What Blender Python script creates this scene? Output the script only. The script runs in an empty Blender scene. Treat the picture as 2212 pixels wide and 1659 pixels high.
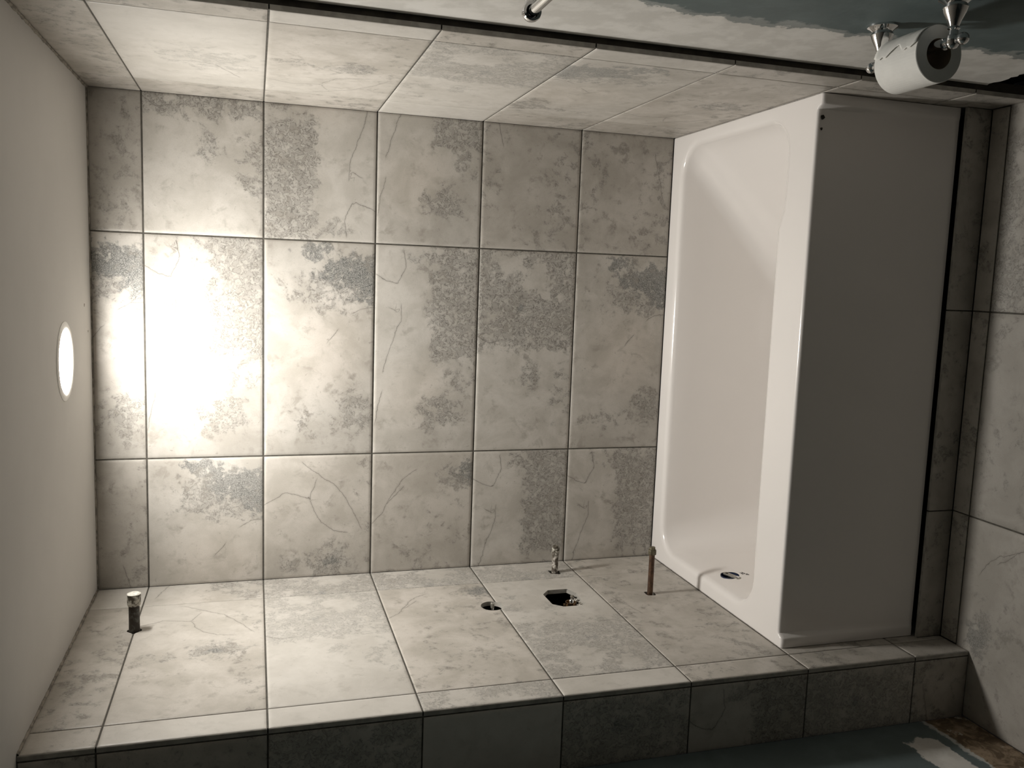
import bpy, bmesh, math, random
import numpy as np
from mathutils import Vector, Matrix
random.seed(7); rng = np.random.default_rng(7)
C = bpy.context.scene.collection
sc = bpy.context.scene

# ------------------------------------------------------------------ camera, world, exposure
cam_d = bpy.data.cameras.new('camera'); cam = bpy.data.objects.new('camera', cam_d); C.objects.link(cam)
right = Vector((0.0354918, -0.2840738, -0.9581453))
down = Vector((-0.9920101, -0.1261570, 0.0006572))
fwd = Vector((-0.1210634, 0.9504665, -0.2862816))
M = Matrix((right, -down, -fwd)).transposed().to_4x4()
M.translation = Vector((0.87694, -2.46979, 1.70075))
cam.matrix_world = M
cam_d.sensor_fit = 'HORIZONTAL'; cam_d.sensor_width = 36.0
cam_d.lens = 1862.78 / 2212 * 36.0
cam_d.clip_start = 0.02
sc.camera = cam
w = bpy.data.worlds.new('world'); sc.world = w; w.use_nodes = True
w.node_tree.nodes['Background'].inputs[0].default_value = (0.5, 0.55, 0.65, 1)
w.node_tree.nodes['Background'].inputs[1].default_value = 0.01
sc.view_settings.view_transform = 'Standard'; sc.view_settings.look = 'None'
sc.view_settings.exposure = 0.0; sc.view_settings.gamma = 1.0
sc.view_settings.use_curve_mapping = False
LAMP = 342.0           # emission of the ceiling lamp lens
BACK_Y = -4.2         # wall behind the camera

# ------------------------------------------------------------------ room numbers (metres)
W = 1.322            # alcove width, x = 0 left wall, x = W right wall, y = 0 back wall
ZC = 2.1087; P = 0.303; ZT = 0.4642
def Z(k): return ZT + (6 - k) * P
RE, LE = 0.857, 0.838      # depth of the right and the left tiled walls
XR = W + 0.021             # painted wall to the right, outside the alcove
XL = -0.170                # painted wall to the left
ZR = [ZC, Z(1), Z(2), Z(3), Z(4), Z(5), Z(6), Z(7), 0.0]

# ------------------------------------------------------------------ helpers
def N(nt, typ, **kw):
    n = nt.nodes.new(typ)
    for k, v in kw.items(): setattr(n, k, v)
    return n
def newmat(name):
    m = bpy.data.materials.new(name); m.use_nodes = True
    nt = m.node_tree; b = nt.nodes['Principled BSDF']
    return m, nt, b
class G:
    """small helper to write shader graphs"""
    def __init__(s, nt): s.nt = nt
    def put(s, sock, v):
        if isinstance(v, bpy.types.NodeSocket): s.nt.links.new(v, sock)
        else: sock.default_value = v
    def math(s, op, a, b=0.0, c=0.0, clamp=False):
        n = N(s.nt, 'ShaderNodeMath', operation=op, use_clamp=clamp)
        s.put(n.inputs[0], a); s.put(n.inputs[1], b); s.put(n.inputs[2], c); return n.outputs[0]
    def sstep(s, v, a, b, lo=0.0, hi=1.0):
        n = N(s.nt, 'ShaderNodeMapRange', interpolation_type='SMOOTHSTEP')
        s.put(n.inputs[0], v); s.put(n.inputs[1], a); s.put(n.inputs[2], b); s.put(n.inputs[3], lo); s.put(n.inputs[4], hi)
        return n.outputs[0]
    def noise(s, vec, scale, detail=3.0, rough=0.55, dist=0.0):
        n = N(s.nt, 'ShaderNodeTexNoise', noise_dimensions='3D')
        s.put(n.inputs['Vector'], vec); n.inputs['Scale'].default_value = scale
        n.inputs['Detail'].default_value = detail; n.inputs['Roughness'].default_value = rough
        n.inputs['Distortion'].default_value = dist
        return n.outputs['Fac']
    def mix(s, f, a, b):
        n = N(s.nt, 'ShaderNodeMix', data_type='RGBA', clamp_factor=True)
        s.put(n.inputs['Factor'], f)
        for sk, v in ((n.inputs[6], a), (n.inputs[7], b)):
            s.put(sk, v if isinstance(v, bpy.types.NodeSocket) else (*v[:3], 1.0))
        return n.outputs[2]
    def bump(s, h, strength, dist):
        n = N(s.nt, 'ShaderNodeBump'); n.inputs['Strength'].default_value = strength
        n.inputs['Distance'].default_value = dist; s.put(n.inputs['Height'], h); return n.outputs[0]
    def attr(s, name): return N(s.nt, 'ShaderNodeAttribute', attribute_name=name)
    def obj(s): return N(s.nt, 'ShaderNodeTexCoord').outputs['Object']
    def sep(s, v):
        n = N(s.nt, 'ShaderNodeSeparateXYZ'); s.put(n.inputs[0], v); return n.outputs

def tile_material():
    m, nt, b = newmat('stone_look_tile'); g = G(nt)
    uv = N(nt, 'ShaderNodeUVMap', uv_map='UVMap').outputs[0]
    pat = g.attr('pat'); crk = g.attr('crk')
    ps = N(nt, 'ShaderNodeSeparateColor'); nt.links.new(pat.outputs['Color'], ps.inputs[0])
    cs = N(nt, 'ShaderNodeSeparateColor'); nt.links.new(crk.outputs['Color'], cs.inputs[0])
    mott, dark, light, warm = ps.outputs[0], ps.outputs[1], ps.outputs[2], pat.outputs['Alpha']
    big = g.noise(uv, 9.0, 4.0, 0.6, 0.4)
    mid = g.noise(uv, 34.0, 5.0, 0.62, 0.3)
    cell = g.noise(uv, 78.0, 3.0, 0.55, 0.9)
    clump = g.noise(uv, 15.0, 4.0, 0.65, 0.8)
    fine = g.noise(uv, 320.0, 3.0, 0.6)
    con = g.math('ABSOLUTE', g.math('SUBTRACT', cell, 0.5))
    line = g.sstep(con, 0.004, 0.04, 1.0, 0.0)
    blob = g.sstep(cell, 0.53, 0.62)
    # base stone colour
    bigs = g.sstep(big, 0.35, 0.65)
    base = g.mix(bigs, (0.415, 0.390, 0.350), (0.51, 0.485, 0.445))
    base = g.mix(g.sstep(mid, 0.42, 0.68, 0.0, 0.28), base, (0.345, 0.325, 0.29))
    base = g.mix(warm, base, g.mix(bigs, (0.405, 0.365, 0.31), (0.55, 0.495, 0.435)))
    # mottled clusters with ringed outlines
    mm = g.math('ADD', g.math('ADD', mott, g.math('MULTIPLY', g.math('SUBTRACT', mid, 0.5), 1.7)), g.math('MULTIPLY', g.math('SUBTRACT', clump, 0.5), 1.3))
    Mk = g.sstep(mm, 0.38, 0.66)
    col = g.mix(g.math('MULTIPLY', Mk, 0.50), base, (0.245, 0.235, 0.215))
    col = g.mix(g.math('MULTIPLY', g.math('MULTIPLY', Mk, blob), 0.38), col, (0.56, 0.53, 0.48))
    col = g.mix(g.math('MULTIPLY', g.math('MULTIPLY', Mk, line), 0.85), col, (0.14, 0.132, 0.118))
    col = g.mix(g.math('MULTIPLY', g.sstep(mm, 0.15, 0.40), g.math('MULTIPLY', line, 0.12)), col, (0.2, 0.18, 0.16))
    # dark speckled patches
    dd = g.math('ADD', g.math('ADD', dark, g.math('MULTIPLY', g.math('SUBTRACT', mid, 0.5), 1.6)), g.math('MULTIPLY', g.math('SUBTRACT', cell, 0.5), 0.9))
    Dk = g.sstep(dd, 0.40, 0.66)
    col = g.mix(g.math('MULTIPLY', Dk, 0.70), col, (0.125, 0.13, 0.125))
    col = g.mix(g.math('MULTIPLY', Dk, g.math('MULTIPLY', line, 0.6)), col, (0.06, 0.06, 0.058))
    col = g.mix(g.math('MULTIPLY', Dk, g.sstep(fine, 0.50, 0.60, 0.0, 0.55)), col, (0.50, 0.49, 0.46))
    # scattered brownish clouds and pits
    col = g.mix(g.math('MULTIPLY', g.sstep(clump, 0.50, 0.66), g.sstep(mid, 0.44, 0.60, 0.0, 0.50)), col, (0.27, 0.245, 0.21))
    col = g.mix(g.sstep(cell, 0.66, 0.74, 0.0, 0.45), col, (0.20, 0.185, 0.16))
    # fine grain
    col = g.mix(g.sstep(fine, 0.50, 0.72, 0.0, 0.22), col, (0.27, 0.25, 0.22))
    # lightness of the print, including the back wall's darkening against lamp glare
    lt = g.math('MULTIPLY', g.math('SUBTRACT', light, 0.5), 2.0)
    col = g.mix(g.math('MAXIMUM', lt, 0.0), col, (0.66, 0.635, 0.59))
    col = g.mix(g.math('MAXIMUM', g.math('MULTIPLY', lt, -1.0), 0.0), col, (0.22, 0.205, 0.18))
    # hairline veins
    wob = g.math('ADD', g.math('MULTIPLY', g.math('SUBTRACT', mid, 0.5), 0.009), g.math('MULTIPLY', g.math('SUBTRACT', clump, 0.5), 0.014))
    tot = None
    for sd, st in ((cs.outputs[0], cs.outputs[1]), (cs.outputs[2], crk.outputs['Alpha'])):
        d = g.math('ABSOLUTE', g.math('ADD', sd, wob))
        l1 = g.math('MULTIPLY', g.sstep(d, 0.0003, 0.0013, 1.0, 0.0), st)
        l2 = g.math('MULTIPLY', g.sstep(d, 0.001, 0.006, 0.16, 0.0), st)
        l = g.math('MAXIMUM', l1, l2)
        tot = l if tot is None else g.math('MAXIMUM', tot, l)
    col = g.mix(g.math('MULTIPLY', tot, 0.75), col, (0.13, 0.12, 0.105))
    g.put(b.inputs['Base Color'], col)
    g.put(b.inputs['Roughness'], g.sstep(mid, 0.3, 0.7, 0.40, 0.50))
    b.inputs['Specular IOR Level'].default_value = 0.35
    h = g.math('ADD', g.math('MULTIPLY', mid, 0.7), g.math('MULTIPLY', fine, 0.2))
    g.put(b.inputs['Normal'], g.bump(h, 0.25, 0.0012))
    return m
M_TILE = tile_material()

def simple(name, col, rough=0.5, metal=0.0, spec=0.5, var=0.0, vscale=30.0, col2=None, bump=0.0, bscale=60.0, bd=0.001, coat=0.0):
    m, nt, b = newmat(name); g = G(nt)
    b.inputs['Roughness'].default_value = rough; b.inputs['Metallic'].default_value = metal
    b.inputs['Specular IOR Level'].default_value = spec; b.inputs['Coat Weight'].default_value = coat
    co = g.obj()
    n = g.noise(co, vscale, 4.0)
    c2 = col2 or tuple(c * (1 - var) for c in col)
    g.put(b.inputs['Base Color'], g.mix(g.sstep(n, 0.38, 0.62), c2, col))
    if bump: g.put(b.inputs['Normal'], g.bump(g.noise(co, bscale, 4.0), bump, bd))
    return m
M_GROUT = simple('grout', (0.085, 0.078, 0.064), 0.9, var=0.3, vscale=80, bump=0.4, bscale=300)
M_EDGE = simple('tile_edge', (0.40, 0.38, 0.34), 0.6, var=0.25, vscale=40)
M_ACRYL = simple('white_acrylic', (0.80, 0.765, 0.735), 0.16, spec=0.5, var=0.01, vscale=3, coat=0.3)
M_CEIL = simple('ceiling_paint', (0.58, 0.56, 0.53), 0.85, var=0.03, vscale=5, bump=0.25, bscale=220, bd=0.0008)
M_CHROME = simple('chrome', (0.78, 0.78, 0.78), 0.07, 1.0, var=0.02)
M_DARK = simple('dark_cavity', (0.035, 0.027, 0.018), 0.9, var=0.5, vscale=25, bump=0.5, bscale=40, bd=0.004)
M_CAULK = simple('caulk', (0.30, 0.27, 0.225), 0.8, var=0.5, vscale=60, bump=0.6, bscale=90, bd=0.002)
M_BRASS = simple('aged_brass', (0.55, 0.38, 0.22), 0.30, 1.0, col2=(0.26, 0.17, 0.10), vscale=60)
M_PLAST = simple('plaster_crumbs', (0.55, 0.53, 0.48), 0.95, col2=(0.16, 0.14, 0.11), vscale=90, bump=0.8, bscale=120, bd=0.003)
M_PAPER = simple('tissue_paper', (0.80, 0.79, 0.75), 0.95, spec=0.15, var=0.03, vscale=60, bump=0.35, bscale=500, bd=0.0006)
M_TRIM = simple('lamp_trim_white', (0.80, 0.78, 0.74), 0.5, var=0.02)
M_BLUEPL = simple('blue_plastic', (0.01, 0.022, 0.07), 0.4, var=0.3)
M_PUTTY = simple('putty_metal', (0.45, 0.43, 0.38), 0.4, 0.6, var=0.4, vscale=120)
M_INK = simple('grey_ink', (0.12, 0.115, 0.11), 0.6, var=0.1)
M_LID = simple('white_cap_top', (0.80, 0.78, 0.71), 0.6, col2=(0.55, 0.53, 0.47), vscale=80)

def speckle(name, a, b_, t0, t1, scale, rough=0.6, metal=0.0):
    m, nt, b = newmat(name); g = G(nt); co = g.obj()
    n = g.noise(co, scale, 4.0, 0.6, 0.5)
    g.put(b.inputs['Base Color'], g.mix(g.sstep(n, t0, t1), a, b_))
    b.inputs['Roughness'].default_value = rough; b.inputs['Metallic'].default_value = metal
    g.put(b.inputs['Normal'], g.bump(n, 0.5, 0.002)); return m
M_BLACKPIPE = speckle('black_steel_pipe', (0.022, 0.015, 0.008), (0.07, 0.07, 0.06), 0.5, 0.62, 55)
M_GALV = speckle('grout_spattered_galvanised_pipe', (0.07, 0.055, 0.04), (0.50, 0.47, 0.42), 0.47, 0.62, 90)
M_COPPER = speckle('tarnished_copper_pipe', (0.065, 0.036, 0.022), (0.12, 0.068, 0.04), 0.4, 0.6, 60, 0.45, 0.5)
M_CAPOLD = speckle('old_brass_cap', (0.09, 0.075, 0.045), (0.17, 0.15, 0.10), 0.4, 0.6, 70, 0.5, 0.4)
M_CAPSPAT = speckle('spattered_cap', (0.06, 0.048, 0.032), (0.48, 0.46, 0.40), 0.42, 0.6, 85)

def painted_wall(name, side):
    """old blue-grey paint with a white strip of joint compound; world coordinates = object coordinates"""
    m, nt, b = newmat(name); g = G(nt); co = g.obj(); x, y, z = g.sep(co)
    n = g.noise(co, 14.0, 5.0, 0.6); nf = g.noise(co, 90.0, 4.0, 0.6)
    blue = g.mix(g.sstep(n, 0.4, 0.65), (0.115, 0.145, 0.145), (0.135, 0.17, 0.17))
    white = g.mix(g.sstep(n, 0.42, 0.6), (0.60, 0.58, 0.54), (0.70, 0.68, 0.64))
    wob = g.math('MULTIPLY', g.math('SUBTRACT', n, 0.5), 0.13)
    wob2 = g.math('MULTIPLY', g.math('SUBTRACT', nf, 0.5), 0.02)
    if side == 'right':
        # compound runs up beside the tile edge, about 0.2 m wide
        yy = g.math('ADD', g.math('ADD', y, wob), wob2)
        edge = g.sstep(z, 1.05, 1.32, -1.062, -1.45)
        f = g.sstep(g.math('SUBTRACT', yy, edge), -0.006, 0.004)
        f2 = g.sstep(g.math('SUBTRACT', yy, g.math('SUBTRACT', edge, 0.022)), -0.006, 0.006, 0.0, 0.28)
        col = g.mix(g.math('MAXIMUM', f, f2), blue, white)
    else:
        zz = g.math('ADD', z, wob2)
        band = g.math('MULTIPLY', g.sstep(zz, 0.150, 0.154), g.sstep(g.math('ADD', zz, g.math('MULTIPLY', wob, 0.35)), 0.236, 0.242, 1.0, 0.0))
        far = g.sstep(g.math('ADD', y, wob), -0.925, -0.915, 1.0, 0.0)
        col = g.mix(g.math('MULTIPLY', band, far), blue, white)
        tan = g.mix(g.sstep(g.noise(co, 26.0, 6.0, 0.7, 1.0), 0.42, 0.62), (0.13, 0.09, 0.055), (0.33, 0.25, 0.17))
        tan = g.mix(g.sstep(g.noise(co, 17.0, 6.0, 0.7, 0.5), 0.60, 0.64), tan, (0.5, 0.45, 0.38))
        low = g.sstep(g.math('ADD', zz, g.math('MULTIPLY', wob, 0.3)), 0.112, 0.118, 1.0, 0.0)
        rim = g.sstep(g.math('ADD', zz, g.math('MULTIPLY', wob, 0.3)), 0.122, 0.128, 1.0, 0.0)
        col = g.mix(g.math('MULTIPLY', rim, 0.65), col, white)
        col = g.mix(low, col, tan)
    g.put(b.inputs['Base Color'], col); b.inputs['Roughness'].default_value = 0.6
    b.inputs['Specular IOR Level'].default_value = 0.3
    g.put(b.inputs['Normal'], g.bump(g.math('ADD', n, g.math('MULTIPLY', nf, 0.4)), 0.35, 0.003))
    return m
M_WR = painted_wall('painted_wall_right', 'right'); M_WL = painted_wall('painted_wall_left', 'left')
M_PAINT = simple('blue_grey_paint', (0.09, 0.11, 0.11), 0.6, var=0.12, vscale=6)

def link(name, me, mat=None, parent=None, smooth=False):
    o = bpy.data.objects.new(name, me); C.objects.link(o)
    if mat is not None:
        for mt in (mat if isinstance(mat, (list, tuple)) else [mat]): me.materials.append(mt)
    if parent is not None:
        o.parent = parent; o.matrix_parent_inverse = parent.matrix_world.inverted()
    if smooth:
        me.polygons.foreach_set('use_smooth', [True] * len(me.polygons)); me.set_sharp_from_angle(angle=math.radians(42))
    return o
def bmobj(name, bm, mat, parent=None, smooth=False):
    me = bpy.data.meshes.new(name); bmesh.ops.recalc_face_normals(bm, faces=bm.faces); bm.to_mesh(me); bm.free()
    return link(name, me, mat, parent, smooth)
def thing(name, label, cat, loc, group=None):
    o = bpy.data.objects.new(name, None); C.objects.link(o); o.location = loc; o.empty_display_size = 0.05
    o['label'] = label; o['category'] = cat
    if group: o['group'] = group
    bpy.context.view_layer.update(); return o
def tag(o, label, cat, group=None):
    o['label'] = label; o['category'] = cat
    if group: o['group'] = group
def struct(o): o['kind'] = 'structure'; return o
def box(bm, x0, x1, y0, y1, z0, z1):
    v = [bm.verts.new(c) for c in ((x0,y0,z0),(x1,y0,z0),(x1,y1,z0),(x0,y1,z0),(x0,y0,z1),(x1,y0,z1),(x1,y1,z1),(x0,y1,z1))]
    for f in ((0,3,2,1),(4,5,6,7),(0,1,5,4),(1,2,6,5),(2,3,7,6),(3,0,4,7)): bm.faces.new([v[i] for i in f])
def lathe(bm, org, axis, prof, seg=28, cap=True, jitter=0.0, up=None):
    """prof: list of (distance along axis, radius)"""
    a = Vector(axis).normalized(); u = a.orthogonal().normalized() if up is None else Vector(up).normalized(); v = a.cross(u)
    org = Vector(org); rings = []
    for d, r in prof:
        rings.append([bm.verts.new(org + a * d + (u * math.cos(t) + v * math.sin(t)) * (r * (1 + random.uniform(-jitter, jitter))))
                      for t in [2 * math.pi * i / seg for i in range(seg)]])
    for r0, r1 in zip(rings, rings[1:]):
        for i in range(seg): bm.faces.new((r0[i], r0[(i + 1) % seg], r1[(i + 1) % seg], r1[i]))
    if cap:
        bm.faces.new(rings[0][::-1]); bm.faces.new(rings[-1])
    return rings

# ------------------------------------------------------------------ tile designs
# local tile coordinates: a 0..1 over the short side (303 mm), b 0..1 over the long side (603 mm)
TA, TB = 0.303, 0.6025
def ell(a, b, ca, cb, ra, rb, soft=0.5):
    d = np.sqrt(((a - ca) / ra) ** 2 + ((b - cb) / rb) ** 2)
    return np.clip((1 + soft - d) / (2 * soft), 0, 1)
def sm(x, a, b):
    t = np.clip((x - a) / (b - a), 0, 1); return t * t * (3 - 2 * t)
CRACKS = {
 'A': [[(.27,.03),(.29,.10),(.21,.185),(.10,.17),(.0,.14)], [(.25,.29),(.25,.36),(.2,.42),(.13,.52),(.09,.60)], [(.08,.70),(.04,.78),(.02,.86)], [(.15,.3),(.2,.315)]],
 'B': [[(.98,.30),(.88,.305),(.80,.33)], [(.66,.41),(.58,.46)]],
 'D': [[(.0,.42),(.12,.46),(.22,.45)]],
 'E': [[(.0,.235),(.20,.18),(.42,.21),(.46,.27),(.52,.33),(.64,.37),(.76,.385)], [(.36,.04),(.56,.12),(.68,.16),(.80,.26),(.90,.36)], [(.42,.21),(.48,.13)]],
 'F': [[(.0,.35),(.10,.30),(.24,.17),(.30,.13),(.42,.09)], [(.16,.25),(.30,.17)]],
 'G': [[(.1,.3),(.2,.5)]], 'H': [[(.2,.8),(.35,.62),(.5,.6)]], 'S': [],
}
def masks(des, a, b):
    z = np.zeros_like(a); m = z.copy(); d = z.copy(); l = z + .5; wm = z + .10
    if des == 'A':
        m = np.maximum(sm(a, .40, .60) * (1 - sm(b, .50, .62)) * .72, ell(a, b, .40, .05, .18, .06) * .5)
        m = np.maximum(m, ell(a, b, .66, .80, .24, .10) * .7); m = np.maximum(m, ell(a, b, .85, .62, .2, .1) * .5)
        l = .60 - .10 * sm(a, .35, .6) - .06 * sm(b, .6, .9); wm = .10 + .35 * ell(a, b, .4, .7, .3, .15)
    elif des == 'B':
        d = np.maximum(ell(a, b, .82, .13, .36, .085) * .78, ell(a, b, .48, .05, .22, .06) * .62)
        d = np.maximum(d, ell(a, b, .98, .17, .22, .12) * .8)
        m = np.maximum(ell(a, b, .7, .2, .55, .13) * .62, ell(a, b, .85, .80, .22, .14) * .6)
        m = np.maximum(m, ell(a, b, .45, .85, .35, .08) * .4)
        l = .60 - .12 * sm(a * .6 + b * .8, .7, 1.1) - .1 * ell(a, b, .15, .05, .2, .1); wm = .1 + .4 * ell(a, b, .6, .5, .4, .2)
    elif des == 'D':
        m = np.maximum(sm(1 - b, .42, .56) * .68, ell(a, b, .5, .3, .5, .15) * .75) * (1 - .8 * ell(a, b, .62, .14, .14, .07)) * (1 - .7 * ell(a, b, .3, .06, .12, .05))
        m = np.maximum(m, ell(a, b, .55, .62, .12, .09) * .6); m = np.maximum(m, ell(a, b, .9, .7, .2, .2) * .45)
        d = ell(a, b, .45, .30, .12, .05) * .45
        l = .56 + .06 * ell(a, b, .2, .75, .4, .25)
    elif des == 'E':
        m = np.maximum(ell(a, b, .62, .52, .25, .10) * .7, ell(a, b, .2, .55, .2, .08) * .45); m = np.maximum(m, sm(a, .55, .9) * .3)
        d = ell(a, b, .62, .53, .10, .04) * .45
        l = .52 + .10 * ell(a, b, .15, .08, .3, .15) - .06 * sm(b, .35, .6); wm = z + .32
    elif des == 'F':
        d = ell(a, b, .96, .10, .18, .06) * .72
        m = np.maximum(ell(a, b, .9, .12, .3, .09) * .6, z + .30 * sm(a + b, .4, .9)); l = z + .47; wm = z + .38
    elif des == 'G':
        m = z + .30 + .12 * np.sin(a * 7 + b * 3); l = z + .46; wm = z + .30
    elif des == 'H':
        m = ell(a, b, .4, .55, .5, .2) * .5; l = .62 + .12 * ell(a, b, .8, .15, .5, .2); wm = z + .2
    elif des == 'S':
        l = z + .70; m = z + .12 * sm(a, .6, 1)
    return m, d, l, wm

class TileField:
    """grid of tiles on one plane -> one mesh.  P(s,t) = O + s*S + t*T, outward normal Nn"""
    def __init__(self, O, S, T, Nn, holes=()):
        self.O, self.S, self.T, self.N = [np.array(v, float) for v in (O, S, T, Nn)]
        self.V = []; self.F = []; self.UV = []; self.PA = []; self.CR = []; self.MI = []; self.n = 0
        self.holes = [np.array(h, float) for h in holes]
        self.flip = np.dot(np.cross(self.S, self.T), self.N) < 0
    def inside(self, s, t, poly):
        c = np.zeros(s.shape, bool); n = len(poly)
        for i in range(n):
            (x1, y1), (x2, y2) = poly[i], poly[(i + 1) % n]
            if y1 == y2: continue
            c ^= ((y1 > t) != (y2 > t)) & (s < (x2 - x1) * (t - y1) / (y2 - y1) + x1)
        return c
    def nearest(self, s, t, poly):
        bd = np.full(s.shape, 1e9); bs, bt = s.copy(), t.copy()
        for i in range(len(poly)):
            p, q = poly[i], poly[(i + 1) % len(poly)]; e = q - p
            k = np.clip(((s - p[0]) * e[0] + (t - p[1]) * e[1]) / (e @ e), 0, 1)
            ps, pt = p[0] + k * e[0], p[1] + k * e[1]; dd = np.hypot(s - ps, t - pt); w_ = dd < bd
            bd = np.where(w_, dd, bd); bs = np.where(w_, ps, bs); bt = np.where(w_, pt, bt)
        return bs, bt
    def patch(self, sl, tl, hgt, skirt, mi, des=None, frame=None, rot=False, swap=False, tone=0.0, off=(0, 0)):
        s, t = np.meshgrid(sl, tl, indexing='ij'); ns, nt_ = s.shape
        h = np.zeros_like(s) + hgt
        if skirt:
            for k, dz in ((0, -.004), (1, -.0007)):
                h[k, :] = np.minimum(h[k, :], hgt + dz); h[-1 - k, :] = np.minimum(h[-1 - k, :], hgt + dz)
                h[:, k] = np.minimum(h[:, k], hgt + dz); h[:, -1 - k] = np.minimum(h[:, -1 - k], hgt + dz)
        ins = np.zeros(s.shape, bool); s2, t2 = s.copy(), t.copy()
        for poly in self.holes:
            i_ = self.inside(s, t, poly)
            if i_.any():
                ns_, nt2 = self.nearest(s, t, poly); s2 = np.where(i_, ns_, s2); t2 = np.where(i_, nt2, t2); ins |= i_
        idx = np.arange(ns * nt_).reshape(ns, nt_) + self.n
        q = np.stack([idx[:-1, :-1], idx[1:, :-1], idx[1:, 1:], idx[:-1, 1:]], -1).reshape(-1, 4)
        qi = np.stack([ins[:-1, :-1], ins[1:, :-1], ins[1:, 1:], ins[:-1, 1:]], -1).reshape(-1, 4)
        q = q[~qi.all(1)]
        if self.flip: q = q[:, ::-1]
        P3 = self.O + s2[..., None] * self.S + t2[..., None] * self.T + h[..., None] * self.N
        self.V.append(P3.reshape(-1, 3)); self.F.append(q); self.MI.append(np.full(len(q), mi)); self.n += ns * nt_
        uvs = np.stack([s2 + off[0], t2 + off[1]], -1).reshape(-1, 2); self.UV.append(uvs)
        if des is None:
            self.PA.append(np.tile([0, 0, .5, 0], (ns * nt_, 1))); self.CR.append(np.zeros((ns * nt_, 4))); return
        sf, tf = frame
        if swap: a, b = (t2 - tf) / TA, (s2 - sf) / TB
        else: a, b = (s2 - sf) / TA, (t2 - tf) / TB
        if rot: a, b = 1 - a, 1 - b
        m, d, l, wm = masks(des, a, b)
        self.PA.append(np.stack([m, d, l + tone, wm], -1).reshape(-1, 4))
        X, Y = (a * TA).ravel(), (b * TB).ravel(); cr = np.zeros((len(X), 4)); best = [np.full(len(X), 1e9)] * 2
        for ci, pl in enumerate(CRACKS[des]):
            k = ci % 2
            pts = np.array(pl) * [TA, TB]
            for i in range(len(pts) - 1):
                p, e = pts[i], pts[i + 1] - pts[i]; L = np.hypot(*e)
                u = np.clip(((X - p[0]) * e[0] + (Y - p[1]) * e[1]) / L ** 2, 0, 1)
                tr = np.hypot(X - p[0] - u * e[0], Y - p[1] - u * e[1])
                pe = ((X - p[0]) * e[1] - (Y - p[1]) * e[0]) / L
                sel = tr < best[k] - 1e-9; best[k] = np.where(sel, tr, best[k])
                st = np.exp(-((tr - np.abs(pe)) / .004) ** 2) * (1 - sm(tr, .012, .02))
                cr[sel, 2 * k] = pe[sel]; cr[sel, 2 * k + 1] = st[sel]
        self.CR.append(cr)
    def tile(self, s0, s1, t0, t1, des, frame, rot=False, swap=False, tone=0.0, step=.0075, gap=.0018, g4=None):
        g4 = g4 or (gap,) * 4
        s0, s1, t0, t1 = s0 + g4[0], s1 - g4[1], t0 + g4[2], t1 - g4[3]
        def ln(a, b):
            n = max(2, int((b - a) / step)); return np.concatenate([[a, a + .0002], np.linspace(a + .0012, b - .0012, n), [b - .0002, b]])
        self.patch(ln(s0, s1), ln(t0, t1), 0.0, True, 0, des, frame, rot, swap, tone + rng.uniform(-.02, .02), tuple(rng.uniform(0, 20, 2)))
    def backing(self, s0, s1, t0, t1, depth=-.0013, step=.02):
        ns = max(2, int((s1 - s0) / step) + 1); nt_ = max(2, int((t1 - t0) / step) + 1)
        self.patch(np.linspace(s0, s1, ns), np.linspace(t0, t1, nt_), depth, False, 1)
    def quads(self, pts, mi):
        """pts: list of 4-tuples of (s,t,h)"""
        for qd in pts:
            P3 = np.array([self.O + s * self.S + t * self.T + h * self.N for s, t, h in qd])
            self.V.append(P3); self.F.append(np.arange(4)[None] + self.n); self.MI.append(np.array([mi])); self.n += 4
            self.UV.append(np.array([[s, t] for s, t, h in qd])); self.PA.append(np.tile([0, 0, .5, 0], (4, 1))); self.CR.append(np.zeros((4, 4)))
    def lining(self, depth=-.012, mi=2):
        for poly in self.holes:
            n = len(poly)
            self.quads([((*poly[i], 0), (*poly[(i + 1) % n], 0), (*poly[(i + 1) % n], depth), (*poly[i], depth)) for i in range(n)], mi)
    def build(self, name):
        V = np.concatenate(self.V); F = np.concatenate(self.F); me = bpy.data.meshes.new(name)
        me.vertices.add(len(V)); me.vertices.foreach_set('co', V.astype(np.float32).ravel())
        me.loops.add(F.size); me.loops.foreach_set('vertex_index', F.astype(np.int32).ravel())
        me.polygons.add(len(F)); me.polygons.foreach_set('loop_start', np.arange(0, F.size, 4, dtype=np.int32))
        me.polygons.foreach_set('material_index', np.concatenate(self.MI).astype(np.int32))
        me.update(calc_edges=True)
        UV = np.concatenate(self.UV); l = me.uv_layers.new(name='UVMap')
        l.data.foreach_set('uv', UV[F.ravel()].astype(np.float32).ravel())
        for nm, arr in (('pat', self.PA), ('crk', self.CR)):
            at = me.color_attributes.new(nm, 'FLOAT_COLOR', 'POINT'); at.data.foreach_set('color', np.concatenate(arr).astype(np.float32).ravel())
        me.validate()
        o = link(name, me, [M_TILE, M_GROUT, M_EDGE]); return o

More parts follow.
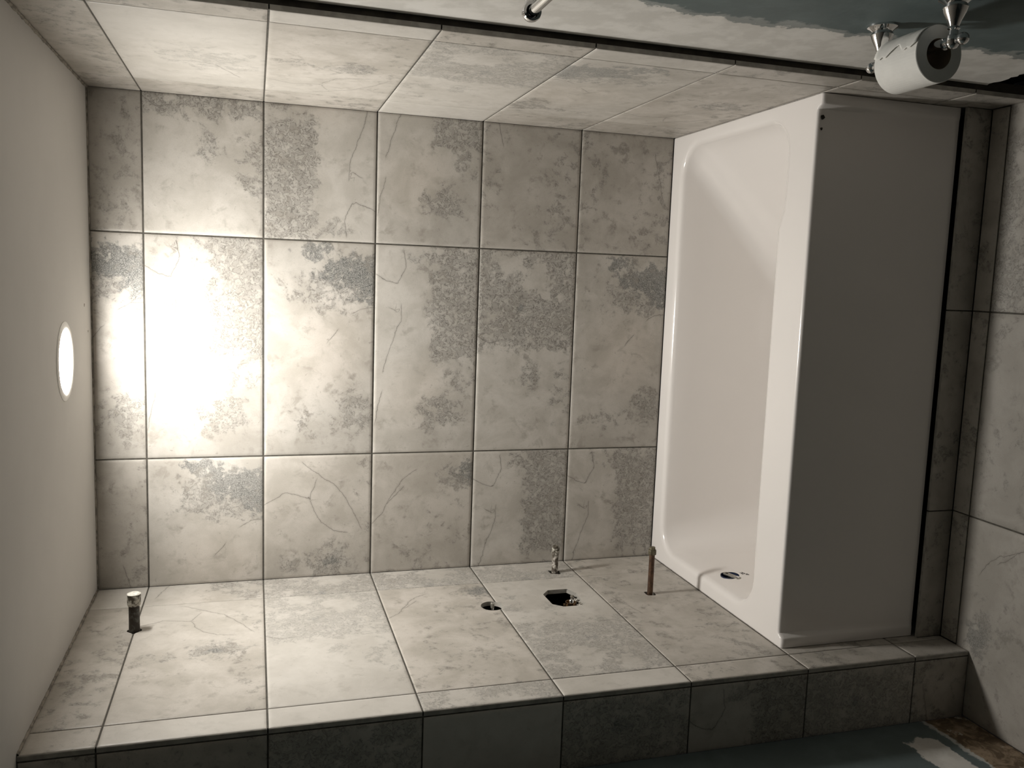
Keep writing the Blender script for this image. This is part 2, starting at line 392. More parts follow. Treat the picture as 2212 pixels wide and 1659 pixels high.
# ------------------------------------------------------------------ back wall   s = down from the ceiling, t = leftwards from the right wall
def srow(k): return (ZC - ZR[k], ZC - ZR[k + 1])
bk = TileField((W, 0, ZC), (0, 0, -1), (-1, 0, 0), (0, -1, 0))
bcol = [0.0, W - .9617, W - .359, W]; btf = [bcol[1] - TB, bcol[1], bcol[2]]
BD = [[('G',0,-.10),('B',0,-.04),('G',1,-.04)], [('D',0,0),('A',0,-.05),('B',0,0)], [('A',1,.02),('B',0,-.05),('E',0,0)],  # upper centre tiles coloured darker to damp the lamp's hotspot
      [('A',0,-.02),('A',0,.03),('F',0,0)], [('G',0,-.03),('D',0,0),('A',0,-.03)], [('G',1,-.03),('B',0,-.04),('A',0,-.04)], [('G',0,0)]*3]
for k in range(6):
    s0, s1 = srow(k); sf = s1 - TA if k == 0 else s0
    for c in range(3):
        des, rot, tone = BD[k][c]
        if rot: tf_ = btf[c] if c else bcol[0] - .0
        tf = btf[c]
        if rot and c == 0: tf = 0.0 - 0.0
        tone -= .05  # whole back wall coloured darker to offset the strong lamp light
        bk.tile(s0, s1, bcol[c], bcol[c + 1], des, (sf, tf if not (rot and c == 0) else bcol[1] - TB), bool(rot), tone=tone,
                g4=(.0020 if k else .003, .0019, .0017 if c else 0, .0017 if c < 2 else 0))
bk.backing(0, srow(5)[1], 0, W)
struct(bk.build('wall_back'))

# ------------------------------------------------------------------ right wall   t = towards the room
rt = TileField((W, 0, ZC), (0, 0, -1), (0, -1, 0), (-1, 0, 0))
rcol = [0.0, .162, .780, RE]
RD = [['G','G','G'], ['G','H','G'], ['G','E','S'], ['S','D','G'], ['G','B','S'], ['G','E','G'], ['G','G','G'], ['G','G','G']]
for k in range(8):
    s0, s1 = srow(k); sf = s1 - TA if k == 0 else s0
    for c in range(3):
        des = RD[k][c]; rot = (k, c) in ((3, 1), (4, 1), (1, 1))
        tf = [rcol[1] - TB, rcol[1], rcol[2]][c]
        rt.tile(s0, s1, rcol[c], rcol[c + 1], des, (sf, tf), rot, tone={(1,1):.06,(2,1):.03,(3,1):.02}.get((k, c), 0.0) + (-.06 if k == 0 else 0),
                g4=(.0016 if k else .003, .0016, 0 if c == 0 else .0008, .0008 if c < 2 else .001))
    # exposed side of the tile, facing the room
    rt.quads([((s0 + .0012, RE, -.0004), (s1 - .0012, RE, -.0004), (s1 - .0012, RE, -.0095), (s0 + .0012, RE, -.0095))], 2)
rt.backing(0, ZC, 0, RE - .0012)
struct(rt.build('wall_right'))
bm = bmesh.new()      # backer board, a dark gap at its edge
box(bm, W + .0095, W + .03, -RE + .001, .0, 0, ZC)
struct(bmobj('wall_right_backer', bm, simple('backer_board_edge', (0.045, 0.038, 0.03), 0.95, var=.4)))

# ------------------------------------------------------------------ left wall with its cut-outs
def st(y, z): return (ZC - z, -y)
def diamond(y, z, r, r2=None):
    r2 = r2 or r; return [st(y + r, z), st(y, z + r2), st(y - r, z), st(y, z - r2)]
OCT = [(-.2656,.9238),(-.237,.9003),(-.237,.8427),(-.2734,.8281),(-.3544,.833),(-.3640,.843),(-.3630,.8966),(-.340,.9221)]
RC = (-.3200, 1.0873)
holes = [[st(*p) for p in OCT],
         [st(RC[0] + .032 * math.cos(i * math.pi / 14), RC[1] + .030 * math.sin(i * math.pi / 14)) for i in range(28)],
         diamond(-.302, 1.979, .021), [st(-.075,.846),st(-.107,.846),st(-.119,.815),st(-.087,.813)],
         [st(-.301,.632),st(-.331,.634),st(-.335,.606),st(-.307,.605)]]
lf = TileField((0, 0, ZC), (0, 0, -1), (0, -1, 0), (1, 0, 0), holes)
lcol = [0.0, .145, .761, LE]
LD = [['S','G','G'], ['A','E','H'], ['D','D','S'], ['D','F','D'], ['D','D','H'], ['G','G','G'], ['G','G','G'], ['G','G','G']]
for k in range(8):
    s0, s1 = srow(k); sf = s1 - TA if k == 0 else s0
    for c in range(3):
        des = LD[k][c]; rot = (k, c) in ((4, 1),)
        tf = [rcol[1] - TB * .72, lcol[1], lcol[2]][c]
        if c == 0 and k in (2, 3, 4): tf = -.05
        tone = {(1,1):.05,(2,1):.09,(3,1):.05,(2,2):.05,(3,2):.07,(4,1):.03,(5,1):.0,(0,1):-.02}.get((k, c), 0.02)
        lf.tile(s0, s1, lcol[c], lcol[c + 1], des, (sf, tf), rot, tone=tone, step=.004 if k in (3, 4, 5) and c < 2 else .006,
                g4=(.0016 if k else .003, .0016, 0 if c == 0 else .0009, .0009 if c < 2 else -.0004))
    # rounded room-side edge of the last tile: three steps round to the front face
    pr = [(LE + .0002, -.0006), (LE + .0014, -.0014), (LE + .0020, -.0030), (LE + .002, -.0105)]
    lf.quads([((s0 + .0012, p[0], p[1]), (s1 - .0012, p[0], p[1]), (s1 - .0012, q[0], q[1]), (s0 + .0012, q[0], q[1])) for p, q in zip(pr, pr[1:])], 2)
lf.backing(0, ZC, 0, LE - .002, step=.006)
lf.lining()
struct(lf.build('wall_left'))

# front end of the left wing wall: faces the room
YF = -.8405
fr = TileField((0, YF, ZC), (0, 0, -1), (-1, 0, 0), (0, -1, 0))
for k in range(8):
    s0, s1 = srow(k); sf = s1 - TA if k == 0 else s0
    des = ['G','G','D','S','D','A','D','G'][k]
    fr.tile(s0, s1, .0125, .170, des, (sf, -.1 if des != 'A' else .0125), tone={3: 0.0}.get(k, -.02), g4=(.0016, .0016, .0012, 0))
fr.backing(0, ZC, .0095, .170)
struct(fr.build('wall_left_front'))
# inner structure of the wing wall: dark stud bay around the plumbing
bm = bmesh.new()
box(bm, XL + .001, XL + .06, YF + .012, .0, 0, ZC)
box(bm, XL + .06, -.013, YF + .012, YF + .05, 0, ZC)
box(bm, XL + .06, -.013, -.02, 0, 0, ZC)
struct(bmobj('wall_left_framing', bm, M_DARK))

# ------------------------------------------------------------------ rest of the room shell
def plane(name, pts, mat, nsub=1):
    bm = bmesh.new(); bm.faces.new([bm.verts.new(p) for p in pts])
    me = bpy.data.meshes.new(name); bm.to_mesh(me); bm.free(); return struct(link(name, me, mat))
bm = bmesh.new(); box(bm, XL - .02, XR + .02, BACK_Y, .02, ZC, ZC + .05)
# opening for the recessed lamp is covered by its trim ring
struct(bmobj('ceiling', bm, M_CEIL))
bm = bmesh.new(); box(bm, XL - .06, XL, BACK_Y, YF, 0, ZC); struct(bmobj('wall_left_room', bm, M_WL))
# right room wall: its lower edge is broken away beside the tub
bm = bmesh.new()
ys = np.linspace(-RE - .001, -1.40, 44); prof = []
for i, y in enumerate(ys):
    u = i / 43; h = .145 * max(0, math.sin(math.pi * min(1, .55 + u * .55))) * (.75 + .35 * random.random()) if u > .0 else .05
    h = .128 + .016 * random.random() + .012 * math.sin(u * 9) - .10 * max(0, (u - .8) / .2) ** 2
    prof.append((y, h))
prof.append((-1.42, 0.0))
top = [bm.verts.new((XR, y, ZC)) for y, h in prof]; low = [bm.verts.new((XR, y, h)) for y, h in prof]
lowb = [bm.verts.new((XR + .014, y, h + .004)) for y, h in prof]
for i in range(len(prof) - 1):
    bm.faces.new((top[i], top[i + 1], low[i + 1], low[i])); bm.faces.new((low[i], low[i + 1], lowb[i + 1], lowb[i]))
e0, e1 = bm.verts.new((XR, BACK_Y, ZC)), bm.verts.new((XR, BACK_Y, 0))
bm.faces.new((top[-1], e0, e1, low[-1]))
t2, l2 = bm.verts.new((XR + .014, prof[0][0], ZC)), lowb[0]
bm.faces.new((t2, top[0], low[0], l2))
struct(bmobj('wall_right_room', bm, M_WR))
bm = bmesh.new(); box(bm, XR + .03, XR + .06, BACK_Y, -.86, 0, ZC); struct(bmobj('wall_right_cavity', bm, M_DARK))
bm = bmesh.new(); box(bm, XL - .06, XR + .06, BACK_Y - .04, BACK_Y, 0, ZC); struct(bmobj('wall_front', bm, M_PAINT))

# floor tiles: y from -0.797 towards the room; the subfloor below
fl = TileField((XR + .03, -.797, 0), (-1, 0, 0), (0, -1, 0), (0, 0, 1))
xs = [XR + .03, .838, .333, XL - .0]; ycuts = [0, .62, 1.22, 1.82, 2.42, 3.02, 3.40]
for i in range(3):
    s0, s1 = XR + .03 - xs[i], XR + .03 - xs[i + 1]
    for j in range(6):
        fl.tile(s0, s1, ycuts[j], ycuts[j + 1], ['D', 'G', 'F'][(i + j) % 3], (s0, ycuts[j]), tone=-.22, step=.015,
                g4=(.0018, .0018, .0018, .0018))
fl.backing(0, XR + .03 - XL, 0, 3.4, step=.1)
struct(fl.build('floor'))
fs = TileField((W, -.745, 0), (-1, 0, 0), (0, -1, 0), (0, 0, 1))
for a0, a1 in ((0, W - .838), (W - .838, W - .333), (W - .333, W)):
    fs.tile(a0, a1, 0.001, .052, 'G', (a0, 0), step=.015, g4=(.0015, .0015, 0, .0014))
fs.backing(0, W, 0, .0525, step=.05); struct(fs.build('trim_1'))
ks = TileField((W, -.745, .073), (-1, 0, 0), (0, 0, -1), (0, -1, 0))
for a0, a1 in ((0, W - .838), (W - .838, W - .333), (W - .333, W)):
    ks.tile(a0, a1, 0, .073, 'G', (a0, 0), step=.015, g4=(.0015, .0015, 0, .001))
    ks.quads([((a0 + .0015, 0, -.001), (a1 - .0015, 0, -.001), (a1 - .0015, 0, -.008), (a0 + .0015, 0, -.008))], 2)
ks.backing(0, W, .001, .072, step=.05); struct(ks.build('trim_2'))
bm = bmesh.new(); box(bm, XL, XR + .06, -.797, 0, -.03, -.006); box(bm, XL, XR + .06, BACK_Y, -.797, -.05, -.006)
struct(bmobj('subfloor', bm, M_DARK))

# caulk beads in the corners of the ceiling
def bead(name, p0, p1, r, n=90):
    bm = bmesh.new(); p0, p1 = Vector(p0), Vector(p1); a = (p1 - p0).normalized(); u = a.orthogonal().normalized(); v = a.cross(u); prev = None
    for i in range(n + 1):
        c = p0.lerp(p1, i / n); rr = r * random.uniform(.6, 1.35)
        ring = [bm.verts.new(c + (u * math.cos(t) + v * math.sin(t)) * rr) for t in [math.pi * 2 * j / 8 for j in range(8)]]
        if prev:
            for j in range(8): bm.faces.new((prev[j], prev[(j + 1) % 8], ring[(j + 1) % 8], ring[j]))
        prev = ring
    return struct(bmobj(name, bm, M_CAULK, smooth=True))
bead('trim_3', (W - .001, 0, ZC - .001), (W - .001, -RE, ZC - .001), .0035)
bead('trim_4', (.001, 0, ZC - .001), (.001, -LE, ZC - .001), .0035)
bead('trim_5', (0, -.001, ZC - .001), (W, -.001, ZC - .001), .0022)

# ------------------------------------------------------------------ bathtub
def rrect(x0, x1, y0, y1, r, nc=10, nl=24, ns=14):
    """counter-clockwise rounded rectangle, the same number of points for any size; r may be 4 radii (x0y0, x1y0, x1y1, x0y1)"""
    rs = r if isinstance(r, (tuple, list)) else (r,) * 4; out = []
    cs = [(x0 + rs[0], y0 + rs[0], 180), (x1 - rs[1], y0 + rs[1], 270), (x1 - rs[2], y1 - rs[2], 0), (x0 + rs[3], y1 - rs[3], 90)]
    for i in range(4):
        cx, cy, a0 = cs[i]
        for j in range(nc + 1):
            a = math.radians(a0 + 90 * j / nc); out.append((cx + rs[i] * math.cos(a), cy + rs[i] * math.sin(a)))
        nx, ny, a1 = cs[(i + 1) % 4]; rn = rs[(i + 1) % 4]
        a = math.radians(a1); e = (nx + rn * math.cos(a), ny + rn * math.sin(a)); s_ = out[-1]; m_ = nl if i % 2 == 0 else ns
        for j in range(1, m_): out.append((s_[0] + (e[0] - s_[0]) * j / m_, s_[1] + (e[1] - s_[1]) * j / m_))
    return out
tub = thing('bathtub', 'white alcove bathtub with straight apron set between the tiled walls', 'bathtub', (W / 2, -.36, 0))
def sst(x): x = max(0., min(1., x)); return x * x * (3 - 2 * x)
bm = bmesh.new(); rings = []
FY = -.713
def ring(x0, x1, y0, y1, r, z, bul=0.0, dz=None):
    pts = []
    for x, y in rrect(x0, x1, y0, y1, r):
        if bul and y < (y0 + y1) / 2: y -= bul * sst((x - 1.02) / .06)
        pts.append(bm.verts.new((x, y, z)))
    rings.append(pts)
FB = -.7005
ring(.0015, W - .0015, FB, -.0015, .001, ZT - .035)
ring(.0015, W - .0015, FB, -.0015, .001, ZT - .010)
ring(.0016, W - .0016, FB, -.0016, .001, ZT - .0045)
ring(.0017, W - .0017, FB, -.0017, .001, ZT - .0014)
ring(.0018, W - .0018, FB, -.0018, .001, ZT)
OX0, OX1, OY0, OY1 = .047, 1.285, -.580, -.066
ra = (.075, .085, .085, .080)
def rad(d): return tuple(max(.01, q + d) for q in ra)
B = .020
for d, dz in ((.020, 0), (.012, -.0006), (.006, -.0030), (.0015, -.008), (-.001, -.0145), (-.0030, -.024)):
    ring(OX0 - d, OX1 + d, OY0 - d, OY1 + d, rad(d), ZT + dz, B)
# walls of the basin: left end steep, right end a sloping back rest
zb = .112
def wallring(u, z):
    """u 0 top .. 1 bottom"""
    x1 = OX1 - .006 - .30 * u ** 1.12; x0 = OX0 + .006 + .035 * u
    y1 = OY1 - .006 - .055 * u ** 1.15; y0 = OY0 + .005 + .045 * u
    return x0, x1, y0, y1, tuple(q + .05 * u for q in ra)
for i in range(1, 17):
    u = i / 16; zz = (ZT - .030) + ((zb + .035) - (ZT - .030)) * u
    x0, x1, y0, y1, r = wallring(u, zz); ring(x0, x1, y0, y1, r, zz, B * (1 - u))
x0, x1, y0, y1, r = wallring(1, 0)
for i in range(1, 8):
    a = math.pi / 2 * i / 7; q = .05 * (1 - math.cos(a)); qx = .10 * (1 - math.cos(a))
    ring(x0 + q, x1 - qx, y0 + q, y1 - q, tuple(max(.04, e - q * .5) for e in r), zb + .035 * (1 - math.sin(a)))
for r0, r1 in zip(rings, rings[1:]):
    n = len(r0)
    for i in range(n): bm.faces.new((r0[i], r0[(i + 1) % n], r1[(i + 1) % n], r1[i]))
last = rings[-1]; cx = sum(v.co.x for v in last) / len(last); cy = sum(v.co.y for v in last) / len(last)
for k in (.75, .5, .25):
    nr = [bm.verts.new((cx + (v.co.x - cx) * k, cy + (v.co.y - cy) * k, zb)) for v in rings[-1] ]  if k == .75 else [bm.verts.new((cx + (v.co.x - cx) * k, cy + (v.co.y - cy) * k, zb)) for v in last]
    p_ = rings[-1]; n = len(nr)
    for i in range(n): bm.faces.new((p_[i], p_[(i + 1) % n], nr[(i + 1) % n], nr[i]))
    rings.append(nr)
cv = bm.verts.new((cx, cy, zb))
for i in range(n): bm.faces.new((nr[i], nr[(i + 1) % n], cv))
# cut the overflow hole in the left end wall: remove faces inside the circle, snap the rim
OFY, OFZ, OFR = -.372, .398, .026
def wall_x(z):
    u = min(1, max(0, ((ZT - .030) - z) / ((ZT - .030) - (zb + .035)))); return OX0 + .006 + .035 * u
bmesh.ops.subdivide_edges(bm, edges=[e for e in bm.edges if all(v.co.x < .11 and abs(v.co.y - OFY) < .06 and abs(v.co.z - OFZ) < .055 for v in e.verts)], cuts=3, use_grid_fill=True)
inn = {v for v in bm.verts if v.co.x < .11 and math.hypot(v.co.y - OFY, v.co.z - OFZ) < OFR}
bmesh.ops.delete(bm, geom=[f for f in bm.faces if all(v in inn for v in f.verts)], context='FACES')
for v in inn:
    if v.is_valid:
        d_ = math.hypot(v.co.y - OFY, v.co.z - OFZ) or 1e-6; k = OFR / d_
        v.co.y = OFY + (v.co.y - OFY) * k; v.co.z = OFZ + (v.co.z - OFZ) * k
basin = bmobj('basin', bm, M_ACRYL, tub, smooth=True)
# apron with the two slightly proud end lugs
bm = bmesh.new(); xs_ = sorted(set([.0015, .008, .0225, .026, .030, .034, .042] + list(np.linspace(.06, W - .06, 30)) + [W - .042, W - .034, W - .030, W - .026, W - .0225, W - .008, W - .0015]))
zs_ = [ZT, ZT - .0014, ZT - .0045, ZT - .010, ZT - .03] + list(np.linspace(ZT - .05, .079, 24))
gridv = []
for x in xs_:
    e = min(x, W - x); lug = 1 - sst((e - .022) / .014); col_ = []
    for z in zs_:
        dep = (ZT - z) / ZT; yp = -.7135 - .0145 * sst(dep * 1.15)
        y = yp + (-.7295 - yp) * lug
        y += {0: .0065, 1: .0028, 2: .0008}.get(zs_.index(z), 0.0)
        col_.append(bm.verts.new((x, y, z)))
    gridv.append(col_)
for i in range(len(xs_) - 1):
    for j in range(len(zs_) - 1): bm.faces.new((gridv[i][j], gridv[i + 1][j], gridv[i + 1][j + 1], gridv[i][j + 1]))
tb = [bm.verts.new((x, FB, ZT)) for x in xs_]; bb = [bm.verts.new((x, -.712, .080)) for x in xs_]
for i in range(len(xs_) - 1):
    bm.faces.new((tb[i], tb[i + 1], gridv[i + 1][0], gridv[i][0])); bm.faces.new((gridv[i][-1], gridv[i + 1][-1], bb[i + 1], bb[i]))
for i, s_ in ((0, 1), (-1, -1)):
    bm.faces.new([tb[i]] + gridv[i] + [bb[i]])
bmobj('apron', bm, M_ACRYL, tub, smooth=True)
# small dark clip slot near the right end under the rim
bm = bmesh.new()
lathe(bm, (W - .052, -.7140, ZT - .0125), (0, -1, 0), [(0, .0065), (.0018, .0058)], 9, jitter=.3); lathe(bm, (W - .078, -.7140, ZT - .012), (0, -1, 0), [(0, .0032), (.0015, .003)], 7, jitter=.3)
o = bmobj('clip_hole', bm, M_DARK, tub); o['label'] = 'dark chipped hole under the rim'
# overflow: dark pipe, blue rubber, diagonal bracket with screw
bx_ = wall_x(OFZ)
ov = thing('overflow_fitting', 'open tub overflow hole with a diagonal metal bracket, inside drain end of bathtub', 'overflow', (bx_, OFY, OFZ))
bm = bmesh.new(); lathe(bm, (bx_ + .0005, OFY, OFZ), (-1, 0, 0), [(0, OFR + .0006), (.010, OFR), (.035, OFR - .001), (.04, OFR - .002)], 32, cap=False); 
r_ = lathe(bm, (bx_ - .04, OFY, OFZ), (1, 0, 0), [(0, OFR), (.0001, .001)], 32)
bmobj('sleeve', bm, M_BLUEPL, ov, True)
bm = bmesh.new(); lathe(bm, (bx_ - .014, OFY - .004, OFZ + .002), (1, 0, 0), [(0, .020), (.002, .020), (.003, .014), (.0032, .010), (-.004, .0095)], 24); bmobj('elbow', bm, M_PUTTY, ov, True)
def plate(bm, c, dirv, half, wid, thk, nrm):
    c = Vector(c); d = Vector(dirv).normalized(); nn = Vector(nrm).normalized(); s = d.cross(nn).normalized(); K = 12
    out = []
    for a in range(2 * K):
        t = math.pi * (a % K) / (K - 1) - math.pi / 2 + (math.pi if a >= K else 0); sgn = 1 if a < K else -1
        out.append(c + d * (sgn * (half - wid)) + (d * math.cos(t) + s * math.sin(t)) * wid)
    v0 = [bm.verts.new(p - nn * thk / 2) for p in out]; v1 = [bm.verts.new(p + nn * thk / 2) for p in out]
    bm.faces.new(v0[::-1]); bm.faces.new(v1)
    for i in range(len(out)): bm.faces.new((v0[i], v0[(i + 1) % len(out)], v1[(i + 1) % len(out)], v1[i]))
bm = bmesh.new(); plate(bm, (bx_ + .001, OFY - .006, OFZ - .003), (0, -.95, -.30), .031, .0085, .003, (1, 0, 0)); br = bmobj('bracket', bm, M_PUTTY, ov)
bm = bmesh.new(); lathe(bm, (bx_ + .0025, OFY + .012, OFZ + .003), (1, 0, 0), [(0, .0045), (.0008, .0045)], 16); bmobj('bolt_hole', bm, M_DARK, br)
bm = bmesh.new(); lathe(bm, (bx_ + .0025, OFY - .024, OFZ - .009), (1, 0, 0), [(0, .0055), (.002, .005), (.0032, .003)], 16); bmobj('screw', bm, M_CHROME, ov, True)
# tiny printed mark on the end wall, too small to read
bm = bmesh.new()
mx = wall_x(.355) + .0006
for i, (dy, dz_, a_, b_) in enumerate(((0, 0, .0035, .0008), (-.004, .003, .0012, .003), (-.007, .001, .0015, .0025), (-.011, .0025, .002, .001), (-.016, -.001, .003, .0028), (-.021, -.001, .0022, .0022), (-.006, .0075, .009, .0007), (-.019, .0012, .001, .003))):
    y_, z_ = OFY + .002 + dy, .357 + dz_ + dy * .25
    box(bm, wall_x(z_) + .0003, wall_x(z_) + .0009, y_ - a_, y_ + a_, z_ - b_, z_ + b_)
o = bmobj('printed_mark', bm, M_INK, tub); o['label'] = 'small grey printed mark beside the overflow'

# ------------------------------------------------------------------ ceiling lamp
LX, LY = .657, -.335
lamp = thing('recessed_light', 'round white recessed ceiling light, switched on, above the bathtub', 'ceiling light', (LX, LY, ZC))
bm = bmesh.new(); lathe(bm, (LX, LY, ZC + .001), (0, 0, -1), [(0, .090), (.0022, .0895), (.004, .086), (.0045, .078), (.0035, .0735)], 64, cap=False)
bmobj('trim_ring', bm, M_TRIM, lamp, True)
bm = bmesh.new(); lathe(bm, (LX, LY, ZC + .0002), (0, 0, -1), [(0, .0742), (.0006, .0740), (.0007, .004)], 64)
m, nt, b = newmat('lit_lens'); em = N(nt, 'ShaderNodeEmission'); em.inputs[0].default_value = (1.0, 0.968, 0.915, 1); em.inputs[1].default_value = LAMP
nt.links.new(em.outputs[0], nt.nodes['Material Output'].inputs[0])
bmobj('lens', bm, m, lamp, True)
bm = bmesh.new()
for (x, y, r) in ((.7736, -.0882, .005), (.7058, -.0465, .0035)):
    lathe(bm, (x, y, ZC + .0002), (0, 0, -1), [(0, r), (.0008, r * .8)], 10, jitter=.2)
struct(bmobj('ceiling_specks', bm, M_CAULK))

# ------------------------------------------------------------------ pipe stubs in the left wall
def stub(name, label, y, z, L, r, rc, Lc, mp, mc, lid=None, hexa=False):
    t = thing(name, label, 'pipe', (0, y, z), 'capped pipe stubs in the left wall')
    bm = bmesh.new(); lathe(bm, (-.05, y, z), (1, 0, 0), [(0, r), (.055, r * 1.02), (.07, r), (.05 + L * .5, r * .99), (.05 + L - Lc + .004, r)], 24); bmobj('pipe', bm, mp, t, True)
    bm = bmesh.new(); x0 = L - Lc
    if hexa: lathe(bm, (x0, y, z), (1, 0, 0), [(0, rc * .9), (.003, rc), (Lc - .010, rc), (Lc - .008, rc * .95), (Lc - .0075, rc * .72), (Lc, rc * .70)], 8)
    else: lathe(bm, (x0, y, z), (1, 0, 0), [(0, rc * .93), (.003, rc), (.006, rc * .97), (Lc * .5, rc), (Lc - .003, rc * 1.0), (Lc, rc * .93)], 22, jitter=.03)
    cp = bmobj('cap', bm, mc, t, not hexa)
    if lid:
        bm = bmesh.new(); lathe(bm, (L - .0005, y, z), (1, 0, 0), [(0, rc * 1.02), (.0015, rc * 1.02), (.003, rc * .8), (.0045, rc * .3)], 22, jitter=.04); bmobj('end_plug', bm, M_LID, cp, True)
    return t
stub('pipe_stub', 'dark steel pipe stub with white-topped cap sticking out high near the ceiling', -.302, 1.979, .092, .0125, .0155, .028, M_BLACKPIPE, M_CAPSPAT, True)
stub('pipe_stub', 'grout-spattered pipe stub with cap sticking out close to the back corner', -.097, .830, .084, .0095, .0125, .026, M_GALV, M_CAPSPAT, hexa=True)
stub('pipe_stub', 'long brown copper pipe stub with brass cap just above the bathtub', -.318, .6195, .137, .0080, .0118, .022, M_COPPER, M_CAPOLD, hexa=True)

# ------------------------------------------------------------------ valves inside the cut-outs
vy, vz = -.318, .862
v = thing('shower_valve', 'brass shower valve body inside the larger eight-sided wall cut-out', 'valve', (-.06, vy, vz))
bm = bmesh.new(); lathe(bm, (-.068, vy - .006, vz), (1, 0, 0), [(0, .030), (.015, .030), (.018, .015), (.064, .015), (.064, .0130), (.054, .0125)], 28); bmobj('body', bm, M_BRASS, v, True)
bm = bmesh.new(); lathe(bm, (-.03, vy - .010, vz), (1, 0, 0), [(0, .0065), (.032, .0065), (.034, .005)], 14); bmobj('stem', bm, M_CHROME, v, True)
bm = bmesh.new(); lathe(bm, (-.06, vy - .005, vz + .030), (1, 0, 0), [(0, .008), (.042, .008), (.044, .006)], 14); lathe(bm, (-.05, vy + .02, vz + .006), (1, 0, 0), [(0, .006), (.03, .006)], 12); bmobj('screw_stop', bm, M_BRASS, v, True)
bm = bmesh.new()
for i in range(34):
    y_ = random.uniform(-.36, -.275); z_ = .834 + .012 * random.random() + (y_ + .25) * -.02; s_ = random.uniform(.0025, .006)
    x_ = random.uniform(-.022, -.004)
    bmesh.ops.create_icosphere(bm, subdivisions=1, radius=s_, matrix=Matrix.Translation((x_, y_, z_)) @ Matrix.Diagonal((1, 1.4, .8, 1)))
for i in range(16):
    a_ = random.uniform(0, 1); s_ = random.uniform(.0025, .0055)
    bmesh.ops.create_icosphere(bm, subdivisions=1, radius=s_, matrix=Matrix.Translation((-.010, -.30 - .055 * random.random(), .832 + .012 * a_)))
o = bmobj('mortar_lump', bm, M_PLAST); o['kind'] = 'stuff'; tag(o, 'crumbly grey mortar lumps along the edge of the eight-sided cut-out', 'mortar')
v = thing('diverter_valve', 'small brass valve with a stem inside the round wall cut-out', 'valve', (-.05, RC[0], RC[1]))
bm = bmesh.new(); lathe(bm, (-.07, RC[0] - .006, RC[1]), (1, 0, 0), [(0, .016), (.05, .0125), (.056, .0125), (.056, .0110), (.045, .0095)], 28); bmobj('body', bm, M_BRASS, v, True)
bm = bmesh.new(); lathe(bm, (-.03, RC[0] - .006, RC[1]), (1, 0, 0), [(0, .0042), (.040, .0042), (.042, .003)], 14); bmobj('stem', bm, M_CHROME, v, True)
bm = bmesh.new(); lathe(bm, (-.002, RC[0] - .006, RC[1]), (1, 0, 0), [(0, .0052), (.012, .0055), (.013, .004)], 8); bmobj('nut', bm, M_PUTTY, v, False)

# ------------------------------------------------------------------ toilet paper holder and roll on the right room wall
AX, AZ = 1.276, .636; YN, YFAR = -1.262, -1.162
hol = thing('toilet_paper_holder', 'ornate chrome toilet paper holder with two posts on the wall', 'toilet paper holder', (XR, (YN + YFAR) / 2, AZ))
def sphere(bm, c, r, sub=2): bmesh.ops.create_uvsphere(bm, u_segments=18, v_segments=12, radius=r, matrix=Matrix.Translation(c))
for y, sgn in ((YN - .034, -1), (YFAR + .034, 1)):
    bm = bmesh.new(); D = XR - AX
    lathe(bm, (XR, y, AZ), (-1, 0, 0), [(0, .026), (.003, .026), (.006, .021), (.010, .0165), (.016, .0195), (.024, .0165), (.036, .0105), (.044, .0075), (.0475, .0095), (.050, .0072), (D - .010, .0075), (D - .008, .010), (D + .004, .0105), (D + .010, .007), (D + .012, .001)], 28)
    bmobj('post', bm, M_CHROME, hol, True)
    bm = bmesh.new(); lathe(bm, (AX, y, AZ), (0, sgn, 0), [(0, .006), (.010, .0045), (.013, .005)], 16); sphere(bm, (AX, y + sgn * .021, AZ), .0098); bmobj('finial', bm, M_CHROME, hol, True)
bm = bmesh.new(); lathe(bm, (AX, YN - .030, AZ), (0, 1, 0), [(0, .0055), (.008, .0085), (.010, .0065), (.012, .0095), (.03, .0095), (.134, .0095), (.152, .0095), (.164, .006)], 24); bmobj('roller', bm, M_CHROME, hol, True)
RX, RZ = 1.2660, .6295; RR, RH = .0455, .0245
roll = thing('toilet_paper_roll', 'white toilet paper roll hanging on the chrome holder', 'toilet paper', (RX, (YN + YFAR) / 2, RZ))
bm = bmesh.new(); seg = 56
def rp(r, y): return [(RX + r * math.cos(2 * math.pi * i / seg), y, RZ + r * math.sin(2 * math.pi * i / seg)) for i in range(seg)]
rr_ = [[bm.verts.new(p) for p in rp(r, y)] for r, y in ((RH, YN), (RR - .001, YN), (RR, YN + .001), (RR, YFAR - .001), (RR - .001, YFAR), (RH, YFAR))]
for r0, r1 in zip(rr_, rr_[1:] + rr_[:1]):
    for i in range(seg): bm.faces.new((r0[i], r0[(i + 1) % seg], r1[(i + 1) % seg], r1[i]))
bmobj('paper', bm, M_PAPER, roll, False)
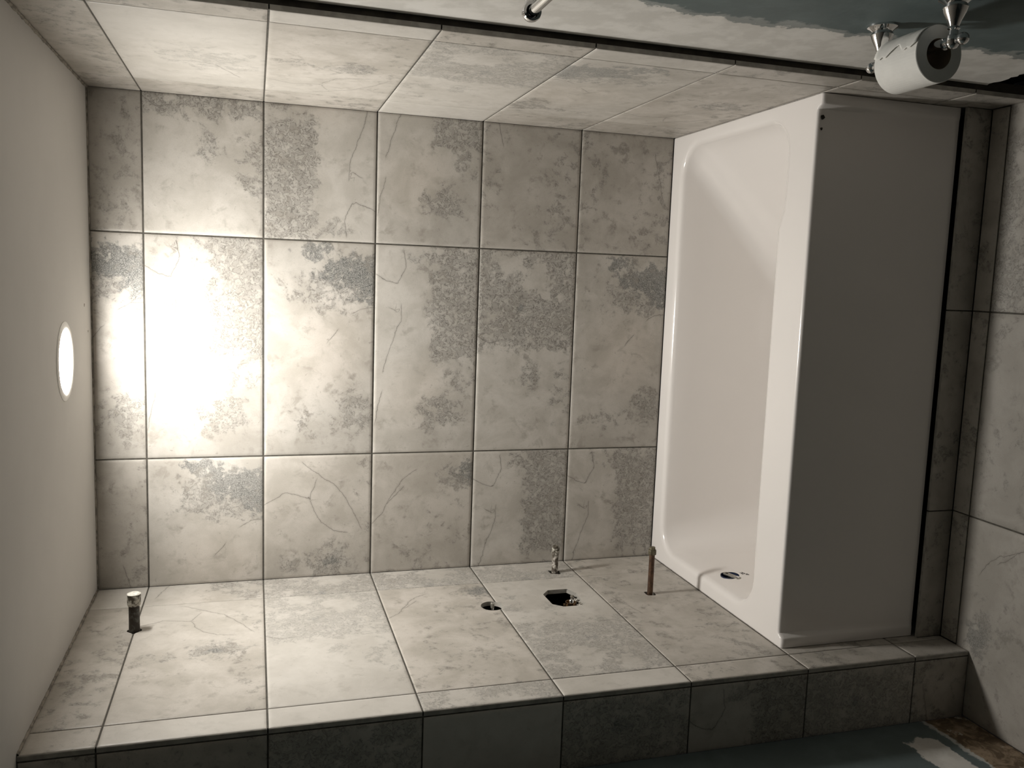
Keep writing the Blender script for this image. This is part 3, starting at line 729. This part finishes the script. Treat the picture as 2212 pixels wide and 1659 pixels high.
# loose outer sheet standing slightly off the roll on the wall side
bm = bmesh.new(); nu, nv = 22, 14; gv = []
for j in range(nv + 1):
    row = []
    for i in range(nu + 1):
        u = i / nu; a = math.radians(72 + (0, 5, 9, 6, 11, 2, -6, -3, 4, 9, 14, 10, 15, 12, 8)[j] - 100 * u); y = YN + .001 + (YFAR - YN - .002) * j / nv
        lift = .0004 + .0025 * (1 - u) ** 2; r = RR + lift + .0005 * math.sin(j * 1.7 + i * .4) * (1 - u)
        row.append(bm.verts.new((RX + r * math.cos(a), y, RZ + r * math.sin(a))))
    gv.append(row)
for j in range(nv):
    for i in range(nu): bm.faces.new((gv[j][i], gv[j][i + 1], gv[j + 1][i + 1], gv[j + 1][i]))
sh = bmobj('loose_sheet', bm, M_PAPER, roll, True); md = sh.modifiers.new('t', 'SOLIDIFY'); md.thickness = .0003
bm = bmesh.new(); lathe(bm, (RX, YN + .0008, RZ), (0, 1, 0), [(0, RH + .0003), (.0, RH - .0008), (.098, RH - .0008), (.0984, RH + .0003)], 48, cap=False)
bmobj('cardboard_core', bm, simple('cardboard', (.20, .15, .10), .9, var=.2), roll, True)

# ------------------------------------------------------------------ towel bar further up the same wall
TX, TY, TZ = 1.277, -1.172, 1.300
tbr = thing('towel_bar', 'chrome towel bar with a rounded end, higher up the same painted wall', 'towel bar', (XR, TY, TZ))
bm = bmesh.new(); lathe(bm, (TX, TY - .002, TZ), (0, -1, 0), [(0, .0078), (.55, .0078)], 28); bmobj('bar', bm, M_CHROME, tbr, True)
for y, s_ in ((TY, 1), (TY - .56, -1)):
    bm = bmesh.new()
    lathe(bm, (XR, y + .006 * s_, TZ), (-1, 0, 0), [(0, .026), (.003, .026), (.007, .020), (.012, .013), (.030, .0085), (.038, .0075), (.041, .011), (.045, .0115), (.049, .0085), (.055, .010)], 28)
    lathe(bm, (TX, y - .006 * s_, TZ), (0, s_, 0), [(0, .0100), (.0, .0140), (.004, .0150), (.010, .0145), (.015, .011), (.0175, .006), (.018, .001)], 28, cap=False)
    bmobj('end_post', bm, M_CHROME, tbr, True)
